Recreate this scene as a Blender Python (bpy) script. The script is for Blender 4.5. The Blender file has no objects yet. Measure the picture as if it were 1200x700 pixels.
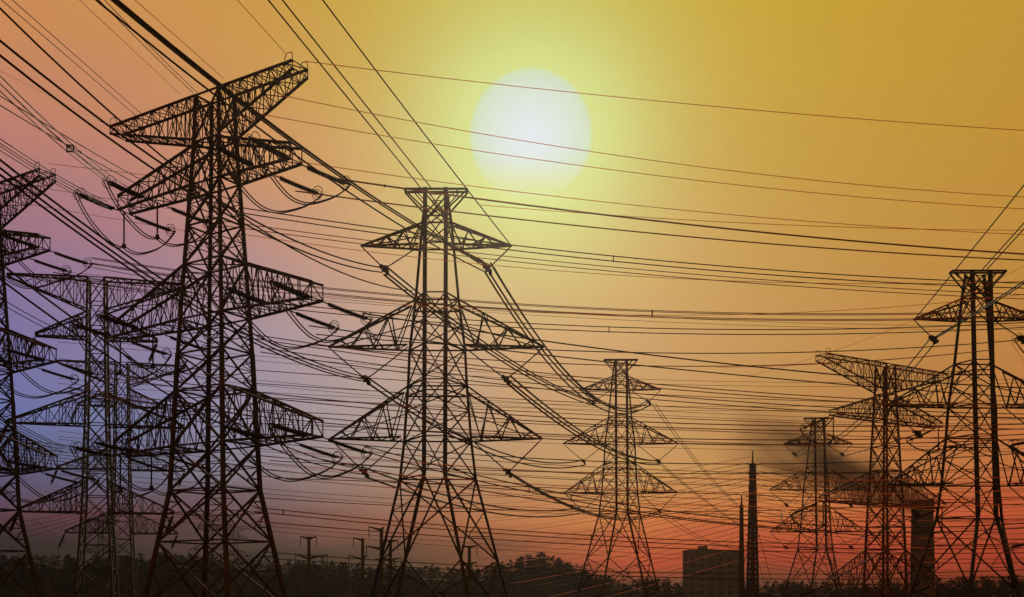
import bpy, math, random
from mathutils import Vector as V, Matrix
random.seed(7)
scene = bpy.context.scene
COL = scene.collection
HAZE = 0.0002
CZ = 18.0                     # eye height above the plain
F = 1200.0                    # focal length in photo pixels (photo 1200 x 700)
UC, VH = 600.0, 690.0         # column of the view axis, row of the horizon

# ------------------------------------------------------------------ camera
cd = bpy.data.cameras.new('camera')
cd.sensor_width = 36.0
cd.lens = 36.0
cd.shift_y = (VH - 350.0) / 1200.0
cd.clip_start = 0.1
cd.clip_end = 30000
cam = bpy.data.objects.new('camera', cd)
cam.location = (0, 0, CZ)
cam.rotation_euler = (math.radians(90), 0, 0)
COL.objects.link(cam)
scene.camera = cam

# ------------------------------------------------------------------ exposure
vs = scene.view_settings
vs.view_transform = 'Standard'
vs.look = 'None'
vs.exposure = 0.0
vs.gamma = 1.0
vs.use_curve_mapping = False
scene.render.filter_size = 1.3
scene.cycles.use_denoising = True
scene.cycles.max_bounces = 4
scene.cycles.volume_bounces = 0

# ------------------------------------------------------------------ sun
SUNP = V(((622 - UC) / F, 1.0, (VH - 160) / F)).normalized()
sun_el = math.asin(SUNP.z)
sun_az = math.atan2(SUNP.x, SUNP.y)
sl = bpy.data.lights.new('sun', 'SUN')
sl.energy = 3.0
sl.angle = math.radians(0.5)
sl.color = (1.0, 0.86, 0.62)
so = bpy.data.objects.new('sun', sl)
so.rotation_euler = SUNP.to_track_quat('Z', 'Y').to_euler()
so.location = (0, 100, 150)
COL.objects.link(so)

# ------------------------------------------------------------------ sky
def lin(c):
    r = []
    for x in c:
        x = x / 255.0
        r.append(x / 12.92 if x <= 0.04045 else ((x + 0.055) / 1.055) ** 2.4)
    return r
GU = [0, 150, 300, 450, 600, 750, 900, 1050, 1200]
GV = [0, 100, 200, 300, 400, 500, 560, 610, 650, 690]
G = [
 [(206,140,76),(206,144,72),(200,148,60),(196,160,40),(196,166,34),(196,165,32),(198,160,34),(196,154,38),(193,148,44)],
 [(198,130,100),(200,136,88),(202,145,74),(198,154,56),(196,160,46),(198,160,40),(197,157,42),(195,150,42),(193,145,40)],
 [(180,118,120),(190,126,112),(202,140,98),(204,150,82),(200,156,70),(198,156,60),(196,152,52),(194,146,50),(192,142,48)],
 [(142,110,144),(160,118,138),(182,136,130),(202,149,104),(202,156,94),(201,154,80),(196,148,66),(193,142,58),(191,136,52)],
 [(114,112,170),(136,122,162),(162,142,158),(186,152,138),(200,150,102),(201,150,90),(196,143,74),(192,134,62),(190,126,54)],
 [(100,112,168),(116,122,166),(148,140,162),(172,152,144),(190,146,102),(199,148,88),(190,134,68),(186,122,58),(192,118,54)],
 [(86,90,128),(98,100,128),(132,120,130),(162,130,112),(186,140,90),(204,148,78),(202,134,62),(204,114,50),(200,102,46)],
 [(92,38,52),(88,38,52),(96,58,64),(136,76,58),(188,110,56),(208,112,44),(210,102,38),(206,84,36),(198,74,34)],
 [(20,9,24),(18,9,22),(26,14,24),(58,30,28),(116,50,30),(186,58,26),(180,52,26),(178,52,28),(168,46,26)],
 [(8,9,20),(10,8,18),(16,10,20),(26,18,20),(40,24,22),(84,36,26),(90,36,24),(104,38,24),(76,28,22)],
]
def grid(u, v):
    def loc(A, x):
        x = min(max(x, A[0]), A[-1])
        for i in range(len(A) - 1):
            if x <= A[i + 1]:
                return i, (x - A[i]) / (A[i + 1] - A[i])
    i, a = loc(GU, u); j, b = loc(GV, v)
    return [((G[j][i][k]*(1-a) + G[j][i+1][k]*a)*(1-b) + (G[j+1][i][k]*(1-a) + G[j+1][i+1][k]*a)*b) for k in range(3)]

world = bpy.data.worlds.new('World')
scene.world = world
world.use_nodes = True
nt = world.node_tree
nt.nodes.clear()
def N(t, tree=None, **kw):
    n = (tree or nt).nodes.new(t)
    for k, v in kw.items():
        setattr(n, k, v)
    return n
def L(a, b, tree=None):
    (tree or nt).links.new(a, b)
def M(op, a, b=None, c=None, clamp=False, tree=None):
    n = N('ShaderNodeMath', tree, operation=op, use_clamp=clamp)
    for i, x in enumerate((a, b, c)):
        if x is None: continue
        if isinstance(x, (int, float)): n.inputs[i].default_value = x
        else: L(x, n.inputs[i], tree)
    return n.outputs[0]
geo = N('ShaderNodeTexCoord')
sep = N('ShaderNodeSeparateXYZ')
L(geo.outputs['Generated'], sep.inputs[0])
hyp = M('SQRT', M('ADD', M('MULTIPLY', sep.outputs[0], sep.outputs[0]), M('MULTIPLY', sep.outputs[1], sep.outputs[1])))
hyp = M('MAXIMUM', hyp, 0.001)
sinaz = M('DIVIDE', sep.outputs[0], hyp)
tanel = M('DIVIDE', sep.outputs[2], hyp)
# soft uneven cloud texture bends the height of the sky's bands a little
nz = N('ShaderNodeTexNoise'); nz.inputs['Scale'].default_value = 5.0; nz.inputs['Detail'].default_value = 3.0
mp = N('ShaderNodeMapping'); mp.inputs['Scale'].default_value = (1.0, 1.0, 5.5)
L(geo.outputs['Generated'], mp.inputs['Vector']); L(mp.outputs[0], nz.inputs['Vector'])
wob = M('MULTIPLY', M('SUBTRACT', nz.outputs['Fac'], 0.5), 0.06)
E = M('ADD', tanel, wob)
SA = 0.46
azf = M('MULTIPLY_ADD', sinaz, 0.5 / SA, 0.5, clamp=True)
prev = None
for j, v in enumerate(GV):
    e = (VH - v) / F
    r = N('ShaderNodeValToRGB')
    cr = r.color_ramp
    cr.interpolation = 'B_SPLINE' if False else 'LINEAR'
    us = list(range(0, 1201, 150))
    while len(cr.elements) < len(us):
        cr.elements.new(0.5)
    for k, u in enumerate(us):
        t = (u - UC) / F
        s = t / math.sqrt(1 + t * t)
        vv = VH - F * e * math.sqrt(1 + t * t)
        cr.elements[k].position = 0.5 + 0.5 * s / SA
        c = lin(grid(u, vv))
        cr.elements[k].color = (c[0], c[1], c[2], 1)
    L(azf, r.inputs['Fac'])
    if prev is None:
        prev = r.outputs['Color']
    else:
        e0 = (VH - GV[j - 1]) / F
        mr = N('ShaderNodeMapRange'); mr.clamp = True
        mr.inputs['From Min'].default_value = e0; mr.inputs['From Max'].default_value = e
        L(E, mr.inputs['Value'])
        mx = N('ShaderNodeMix', data_type='RGBA')
        L(mr.outputs[0], mx.inputs['Factor']); L(prev, mx.inputs['A']); L(r.outputs['Color'], mx.inputs['B'])
        prev = mx.outputs['Result']
# film grain multiplied into the sky colour
gn = N('ShaderNodeTexNoise'); gn.inputs['Scale'].default_value = 420.0; gn.inputs['Detail'].default_value = 2.0
L(geo.outputs['Generated'], gn.inputs['Vector'])
gm = N('ShaderNodeMix', data_type='RGBA', blend_type='MULTIPLY'); gm.inputs['Factor'].default_value = 1.0
gv = M('MULTIPLY_ADD', gn.outputs['Fac'], 0.14, 0.93)
cmb = N('ShaderNodeCombineColor'); [L(gv, cmb.inputs[i]) for i in range(3)]
L(prev, gm.inputs['A']); L(cmb.outputs[0], gm.inputs['B'])
prev = gm.outputs['Result']
# aureole and the big pale disc of the sun
dot = N('ShaderNodeVectorMath', operation='DOT_PRODUCT')
nrm = N('ShaderNodeVectorMath', operation='NORMALIZE')
L(geo.outputs['Generated'], nrm.inputs[0]); L(nrm.outputs[0], dot.inputs[0])
dot.inputs[1].default_value = SUNP
ang = M('ARCCOSINE', M('MINIMUM', dot.outputs['Value'], 0.999999))
RS = 0.0548
over = M('MAXIMUM', M('SUBTRACT', ang, RS), 0.0)
g1 = M('EXPONENT', M('MULTIPLY', M('POWER', M('DIVIDE', over, 0.068), 1.5), -1.0))
mxg = N('ShaderNodeMix', data_type='RGBA')
L(M('MULTIPLY', g1, 0.86), mxg.inputs['Factor']); L(prev, mxg.inputs['A'])
mxg.inputs['B'].default_value = (*lin((180, 206, 112)), 1)
prev = mxg.outputs['Result']
core = M('SUBTRACT', 1.0, M('DIVIDE', ang, RS), clamp=True)
rad = N('ShaderNodeMix', data_type='RGBA')
L(M('POWER', core, 0.55), rad.inputs['Factor'])
rad.inputs['A'].default_value = (*lin((170, 198, 150)), 1)
rad.inputs['B'].default_value = (*lin((176, 200, 218)), 1)
dm = N('ShaderNodeMapRange'); dm.clamp = True; dm.interpolation_type = 'SMOOTHSTEP'
dm.inputs['From Min'].default_value = RS + 0.0022; dm.inputs['From Max'].default_value = RS - 0.0032
L(ang, dm.inputs['Value'])
# lower limb sinks into the yellow dust
low = N('ShaderNodeMapRange'); low.clamp = True; low.interpolation_type = 'SMOOTHSTEP'
low.inputs['From Min'].default_value = math.tan(sun_el) - 0.064; low.inputs['From Max'].default_value = math.tan(sun_el) - 0.012
low.inputs['To Min'].default_value = 0.12; low.inputs['To Max'].default_value = 1.0
L(tanel, low.inputs['Value'])
mxd = N('ShaderNodeMix', data_type='RGBA')
L(M('MULTIPLY', dm.outputs[0], low.outputs[0]), mxd.inputs['Factor']); L(prev, mxd.inputs['A']); L(rad.outputs['Result'], mxd.inputs['B'])
prev = mxd.outputs['Result']
bg = N('ShaderNodeBackground'); L(prev, bg.inputs['Color']); bg.inputs['Strength'].default_value = 1.0
sky = N('ShaderNodeTexSky', sky_type='NISHITA', sun_disc=False)
sky.sun_elevation = sun_el; sky.sun_rotation = sun_az
bg2 = N('ShaderNodeBackground'); L(sky.outputs[0], bg2.inputs['Color']); bg2.inputs['Strength'].default_value = 0.002
add = N('ShaderNodeAddShader'); L(bg.outputs[0], add.inputs[0]); L(bg2.outputs[0], add.inputs[1])
wo = N('ShaderNodeOutputWorld'); L(add.outputs[0], wo.inputs['Surface'])

# ------------------------------------------------------------------ materials
def mat(name, c1, c2, rough=0.75, metal=0.0, scale=2.0):
    m = bpy.data.materials.new(name); m.use_nodes = True
    t = m.node_tree; b = t.nodes['Principled BSDF']
    tc = N('ShaderNodeTexCoord', t)
    n = N('ShaderNodeTexNoise', t); n.inputs['Scale'].default_value = scale; n.inputs['Detail'].default_value = 5
    L(tc.outputs['Object'], n.inputs['Vector'], t)
    r = N('ShaderNodeValToRGB', t)
    r.color_ramp.elements[0].position = 0.38; r.color_ramp.elements[0].color = (*c1, 1)
    r.color_ramp.elements[1].position = 0.66; r.color_ramp.elements[1].color = (*c2, 1)
    L(n.outputs['Fac'], r.inputs['Fac'], t)
    L(r.outputs['Color'], b.inputs['Base Color'], t)
    b.inputs['Roughness'].default_value = rough
    b.inputs['Metallic'].default_value = metal
    b.inputs['Specular IOR Level'].default_value = 0.0 if rough >= 0.95 else 0.06
    return m
STEEL = mat('weathered_steel', (0.022, 0.016, 0.014), (0.055, 0.025, 0.016), 0.85, 0.0, 0.6)
STEEL_BLACK = mat('dark_painted_steel', (0.022, 0.018, 0.017), (0.04, 0.026, 0.02), 0.85, 0.0, 0.8)
STEEL_RUST = mat('rusty_steel', (0.05, 0.022, 0.014), (0.15, 0.045, 0.02), 0.9, 0.0, 0.7)
CERAM = mat('brown_glazed_ceramic', (0.02, 0.012, 0.010), (0.03, 0.017, 0.013), 0.9, 0.0, 2.0)
CABLE = mat('grey_aluminium_cable', (0.028, 0.026, 0.024), (0.05, 0.045, 0.04), 0.75, 0.0, 0.3)
ORANGE_TINT = mat('orange_tint_cable', (0.80, 0.17, 0.035), (0.88, 0.24, 0.06), 0.7, 0.0, 0.3)  # orange put into the base colour for colour fringing and grading on wires
BROWN = mat('reddish_brown_cable', (0.13, 0.04, 0.02), (0.24, 0.07, 0.03), 0.8, 0.0, 0.3)  # weaker reddish-brown version of the orange cable tint
GROUND = mat('dark_field_soil', (0.02, 0.018, 0.012), (0.05, 0.045, 0.025), 1.0, 0.0, 0.02)
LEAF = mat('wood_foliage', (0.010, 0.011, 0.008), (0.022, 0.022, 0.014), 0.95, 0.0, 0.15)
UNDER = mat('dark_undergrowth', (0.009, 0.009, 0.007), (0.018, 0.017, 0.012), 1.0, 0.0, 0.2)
BARK = mat('bark', (0.05, 0.035, 0.025), (0.08, 0.055, 0.04), 0.95, 0.0, 1.0)
CONC = mat('dark_concrete', (0.06, 0.05, 0.045), (0.11, 0.09, 0.08), 0.95, 0.0, 0.2)
BRICK = mat('sooty_brick', (0.05, 0.032, 0.026), (0.09, 0.05, 0.036), 0.95, 0.0, 0.3)
GLASS = mat('dark_window_glass', (0.02, 0.02, 0.022), (0.03, 0.03, 0.035), 0.15, 0.0, 0.3)
POLE = mat('galvanised_pole', (0.05, 0.045, 0.045), (0.08, 0.07, 0.065), 0.8, 0.0, 1.0)
WHITE = mat('white_flash_tone', (0.8, 0.8, 0.78), (0.7, 0.7, 0.66), 0.6, 0.0, 1.0)  # white base colour standing in for a small bright flash

# ------------------------------------------------------------------ mesh helpers
class MB:
    def __init__(s): s.v = []; s.f = []
    def bar(s, p, q, w, w2=None):
        p = V(p); q = V(q); d = q - p
        if d.length < 1e-4: return
        d.normalize()
        up = V((0, 0, 1)) if abs(d.z) < 0.9 else V((1, 0, 0))
        a = d.cross(up).normalized(); b = a.cross(d)
        w2 = w if w2 is None else w2
        n = len(s.v)
        for c, h in ((p, w / 2), (q, w2 / 2)):
            for x, y in ((-1, -1), (1, -1), (1, 1), (-1, 1)):
                s.v.append(c + a * (x * h) + b * (y * h))
        s.f += [(n, n+1, n+5, n+4), (n+1, n+2, n+6, n+5), (n+2, n+3, n+7, n+6), (n+3, n, n+4, n+7), (n+3, n+2, n+1, n), (n+4, n+5, n+6, n+7)]
    def box(s, c, sz):
        c = V(c); x, y, z = sz[0]/2, sz[1]/2, sz[2]/2; n = len(s.v)
        for dz in (-z, z):
            for dx, dy in ((-x, -y), (x, -y), (x, y), (-x, y)):
                s.v.append(c + V((dx, dy, dz)))
        s.f += [(n, n+1, n+5, n+4), (n+1, n+2, n+6, n+5), (n+2, n+3, n+7, n+6), (n+3, n, n+4, n+7), (n+3, n+2, n+1, n), (n+4, n+5, n+6, n+7)]
    def tube(s, pts, rs, k=5, closed=False):
        pts = [V(p) for p in pts]; m = len(pts)
        if not isinstance(rs, (list, tuple)): rs = [rs] * m
        n0 = len(s.v); 
        for i, p in enumerate(pts):
            if closed: d = pts[(i+1) % m] - pts[i-1]
            else: d = pts[min(i+1, m-1)] - pts[max(i-1, 0)]
            d.normalize()
            up = V((0, 0, 1)) if abs(d.z) < 0.95 else V((1, 0, 0))
            a = d.cross(up).normalized(); b = a.cross(d)
            for j in range(k):
                t = 2 * math.pi * j / k
                s.v.append(p + a * (math.cos(t) * rs[i]) + b * (math.sin(t) * rs[i]))
        for i in range(m if closed else m - 1):
            i2 = (i + 1) % m
            for j in range(k):
                j2 = (j + 1) % k
                s.f.append((n0+i*k+j, n0+i2*k+j, n0+i2*k+j2, n0+i*k+j2))
        if not closed:
            s.f.append(tuple(n0 + j for j in range(k)))
            s.f.append(tuple(n0 + (m-1)*k + j for j in range(k))[::-1])
    def build(s, name, material, parent=None, loc=None):
        me = bpy.data.meshes.new(name)
        me.from_pydata([tuple(x) for x in s.v], [], s.f)
        me.materials.append(material); me.update()
        o = bpy.data.objects.new(name, me); COL.objects.link(o)
        if parent: o.parent = parent
        if loc is not None: o.location = loc
        return o
def thing(name, label, cat, loc=(0, 0, 0), rz=0.0, group=None):
    o = bpy.data.objects.new(name, None); COL.objects.link(o)
    o.empty_display_size = 0.5
    o.location = loc; o.rotation_euler = (0, 0, rz)
    tag(o, label, cat, group)
    return o
def tag(o, label=None, cat=None, group=None, kind=None):
    if label: o['label'] = label
    if cat: o['category'] = cat
    if group: o['group'] = group
    if kind: o['kind'] = kind
    return o
def copy_tree(o, parent=None):
    c = o.copy(); COL.objects.link(c); c.parent = parent
    for ch in list(o.children): copy_tree(ch, c)
    return c
def at(u, v, Y):
    return V(((u - UC) / F * Y, Y, CZ + (VH - v) / F * Y))
def lerp(a, b, t): return a + (b - a) * t
def interp(tab, z):
    if z <= tab[0][0]:
        (z0, a), (z1, b) = tab[0], tab[1]
    elif z >= tab[-1][0]:
        return tab[-1][1]
    else:
        for i in range(len(tab) - 1):
            if z <= tab[i+1][0]:
                (z0, a), (z1, b) = tab[i], tab[i+1]; break
    return a + (b - a) * (z - z0) / (z1 - z0)

def insulator(parent, p, q, r=0.16, twin=0.0, ring=True, name='insulator', step=0.2):
    """a string of ribbed discs from p to q (local to parent), with end fittings"""
    p = V(p); q = V(q); d = (q - p); Ln = d.length; d.normalize()
    side = d.cross(V((0, 0, 1))).normalized() if abs(d.z) < 0.95 else V((1, 0, 0))
    mb = MB()
    offs = (-twin / 2, twin / 2) if twin else (0.0,)
    for o in offs:
        a = p + side * o + d * Ln * 0.12; n = max(4, int(Ln * 0.78 / step))
        pts = []; rs = []
        for i in range(n):
            t = i * Ln * 0.78 / n
            sag = -0.06 * Ln * 4 * ((0.12 + 0.78 * i / n) * (1 - (0.12 + 0.78 * i / n))) * (1 - abs(d.z)) * 0.35
            pts += [a + d * t + V((0, 0, sag)), a + d * (t + Ln * 0.78 / n * 0.5) + V((0, 0, sag))]
            rs += [r, r * 0.42]
        mb.tube(pts, rs, 7)
    st = mb.build(name, CERAM, parent)
    h = MB()
    h.bar(p, p + d * Ln * 0.13, 0.12)
    if twin:
        h.bar(p + d*Ln*0.12 - side*(twin/2+.12), p + d*Ln*0.12 + side*(twin/2+.12), 0.16)
    h.build('fitting', STEEL_BLACK, st)
    h = MB()
    if twin: h.bar(p + d*Ln*0.9 - side*(twin/2+.12), p + d*Ln*0.9 + side*(twin/2+.12), 0.16)
    h.bar(p + d * Ln * 0.88, q, 0.14)
    h.build('fitting', STEEL_BLACK, st)
    if ring:
        c = p + d * Ln * 0.9; up = side.cross(d)
        for s_ in (-1, 1):
            m = MB()
            cc = c + side * (s_ * (twin / 2 + 0.28))
            m.tube([cc + d * (0.55 * math.cos(t)) + up * (0.62 * math.sin(t)) for t in [2*math.pi*i/12 for i in range(12)]], 0.045, 5, closed=True)
            m.build('corona_ring', STEEL_BLACK, st)
    return st

def hang(parent, p, q, sag, r=0.05, n=14, m=CABLE, name='jumper_cable', twin=0.35):
    mb = MB(); p = V(p); q = V(q)
    for o in (-twin / 2, twin / 2):
        pts = []
        for i in range(n + 1):
            t = i / n
            x = lerp(p, q, t); x.z -= sag * (1 - abs(2 * t - 1) ** 2.6); x.x += o * 0.5; x.y += o * 0.5; x.z += o * 0.6
            pts.append(x)
        mb.tube(pts, r, 5)
    return mb.build(name, m, parent)

# ------------------------------------------------------------------ pylon kinds
def xface(mb, a0, a1, b0, b1, w, sec=0.0):
    """X brace between leg a (a0 low, a1 high) and leg b, with redundant members"""
    mb.bar(a0, b1, w); mb.bar(b0, a1, w)
    if sec:
        c = (a0 + a1 + b0 + b1) / 4
        am, bm = (a0 + a1) / 2, (b0 + b1) / 2
        wa, wb = (a0 - b0).length, (a1 - b1).length
        t = wa / (wa + wb); c = lerp(a0, b1, t)
        mb.bar(lerp(a0, a1, t), c, sec); mb.bar(lerp(b0, b1, t), c, sec)
        for (l0, l1, o0, o1) in ((a0, a1, b0, b1), (b0, b1, a0, a1)):
            x1 = lerp(l0, c, 0.5); mb.bar(lerp(l0, l1, t * 0.5), x1, sec); mb.bar(lerp(l0, l1, t), x1, sec)
            x2 = lerp(l1, c, 0.5); mb.bar(lerp(l0, l1, t + (1 - t) * 0.5), x2, sec); mb.bar(lerp(l0, l1, t), x2, sec)

def box_arm(parent, rt, rb, tt, tb, n, wc, ws, material, name='cross_arm'):
    """lattice arm: root top pair rt, root bottom pair rb, tip top pair tt, tip bottom pair tb"""
    mb = MB()
    ch = [(rt[0], tt[0]), (rt[1], tt[1]), (rb[1], tb[1]), (rb[0], tb[0])]
    ch = [(V(a), V(b)) for a, b in ch]
    for a, b in ch: mb.bar(a, b, wc)
    for f in range(4):
        A, B = ch[f], ch[(f + 1) % 4]
        for i in range(n):
            t0, t1 = i / n, (i + 1) / n
            a0, a1 = lerp(*A, t0), lerp(*A, t1); b0, b1 = lerp(*B, t0), lerp(*B, t1)
            if (i + f) % 2: mb.bar(a0, b1, ws)
            else: mb.bar(b0, a1, ws)
            mb.bar(a1, b1, ws)
            if f % 2 == 1 and i < n * 0.3:
                mb.bar(lerp(a0, a1, .5), lerp(b0, b1, .5), ws * 0.7)
                if (i + f) % 2: mb.bar(b0, a1, ws * 0.7)
                else: mb.bar(a0, b1, ws * 0.7)
    return mb.build(name, material, parent)

HW_S = [(2.0, 5.6), (11.5, 3.95), (29, 3.2), (43, 2.4), (52.3, 1.85), (58, 1.7)]
def strain_pylon(label, X, Y, rz, B, armsL, armsR, dirs, steel=STEEL, fat=1.0, jumpers=True, front=None, group='strain pylons with slanting top arms', inner=True, kx=1.12, ky=0.72, tip=1.7):
    """square lattice tension tower; z is given relative to the level of the tall left tower; B lifts it from its foot"""
    t = thing('lattice_pylon', label, 'pylon', (X, Y, 0), rz, group)
    hw = lambda z: interp(HW_S, z)
    levels = [-B]
    z = 5.5
    low = []
    k = int(round((5.5 + B) / 7.5))
    levels = [-B + (5.5 + B) * i / max(k, 1) for i in range(max(k, 1))] if k > 0 else []
    levels += [5.5, 11.5, 16.7, 23.2, 27.5, 31.6, 38, 42.5, 47.3, 52.3, 57.8]
    levels = [z for z in levels if z >= -B - 1e-3]
    if levels[0] > -B + 0.5: levels = [-B] + levels
    cor = [(-1, -1), (1, -1), (1, 1), (-1, 1)]
    P = lambda c, z: V((c[0] * hw(z) * kx, c[1] * hw(z) * ky, z + B))
    for c in cor:
        mb = MB()
        for a, b in zip(levels[:-1], levels[1:]):
            w = 0.42 * fat if b < 30 else 0.34 * fat
            mb.bar(P(c, a), P(c, b), w)
        mb.build('leg', steel, t)
    br = MB()
    for a, b in zip(levels[:-1], levels[1:]):
        for i in range(4):
            c, d = cor[i], cor[(i + 1) % 4]
            big = (b - a) > 5.0
            xface(br, P(c, a), P(c, b), P(d, a), P(d, b), 0.2 * fat if a < 20 else 0.17 * fat, 0.09 * fat)
            br.bar(P(c, b), P(d, b), 0.18 * fat)
    for z in (11.5, 23.2, 38, 52.3):
        br.bar(P(cor[0], z), P(cor[2], z), 0.12 * fat); br.bar(P(cor[1], z), P(cor[3], z), 0.12 * fat)
    br.build('bracing', steel, t)
    # arms  (z of bottom, z of root top)
    spec = [(57.8, 52.6, 'top'), (47.3, 52.0, 'm'), (31.6, 38.0, 'm'), (16.7, 23.2, 'm')]
    R = Matrix.Rotation(-rz, 3, 'Z')
    for (zb, zt, kind), lL, lR in zip(spec, armsL, armsR):
        for s, ln in ((-1, lL), (1, lR)):
            if ln is None: continue
            if kind == 'top':
                w0, w1 = hw(57.8), hw(52.6)
                rt = [(s*w0*kx, -w0*ky, zb + B), (s*w0*kx, w0*ky, zb + B)]; rb = [(s*w1*kx, -w1*ky, zt + B), (s*w1*kx, w1*ky, zt + B)]
                tt = [(s*ln, -1.2, zb + B), (s*ln, 1.2, zb + B)]; tb = [(s*ln, -1.2, zb + B - 0.9), (s*ln, 1.2, zb + B - 0.9)]
                box_arm(t, rt, rb, tt, tb, 10, 0.24 * fat, 0.085 * fat, steel)
                m = MB()
                for y in (-1.2, 1.2):
                    m.tube([(s*ln, y, zb+B+.2), (s*(ln-.1), y, zb+B+.9), (s*(ln-.9), y, zb+B+1.0), (s*(ln-1.2), y, zb+B+.3)], 0.05, 5)
                m.build('earth_wire_bracket', steel, t)
            else:
                w0, w1 = hw(zt), hw(zb)
                rt = [(s*w0*kx, -w0*ky, zt + B), (s*w0*kx, w0*ky, zt + B)]; rb = [(s*w1*kx, -w1*ky, zb + B), (s*w1*kx, w1*ky, zb + B)]
                tt = [(s*ln, -0.9, zb + B + tip), (s*ln, 0.9, zb + B + tip)]; tb = [(s*ln, -0.9, zb + B), (s*ln, 0.9, zb + B)]
                box_arm(t, rt, rb, tt, tb, 7, 0.26 * fat, 0.095 * fat, steel)
                ends = {}
                for di, dw in enumerate(dirs):
                    dl = (R @ V(dw)).normalized()
                    for tt_ in ((1.0, 0.56) if inner else (1.0,)):
                        x = s * lerp(w1, ln, tt_)
                        yy = lerp(w1, 0.9, tt_) * (1 if dl.y > 0 else -1)
                        p = V((x, yy, zb + B - 0.1))
                        q = p + dl * 5.6
                        insulator(t, p, q, 0.22, 0.46, True)
                        ends.setdefault(tt_, []).append(q)
                if jumpers:
                    for tt_, es in ends.items():
                        x = s * lerp(w1, ln, tt_)
                        mid = V((x, 0, zb + B - 4.4))
                        for q in es:
                            hang(t, q, mid, 1.6 if s < 0 else 0.9, 0.075)
                        if s > 0 and inner: continue
                        pm = MB()
                        pm.bar((x, 0, zb + B), (x, 0, zb + B - 4.2), 0.14); pm.box((x, 0, zb + B - 4.3), (.35, .35, .5))
                        pm.build('jumper_post', CERAM, t)
    return t

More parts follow.
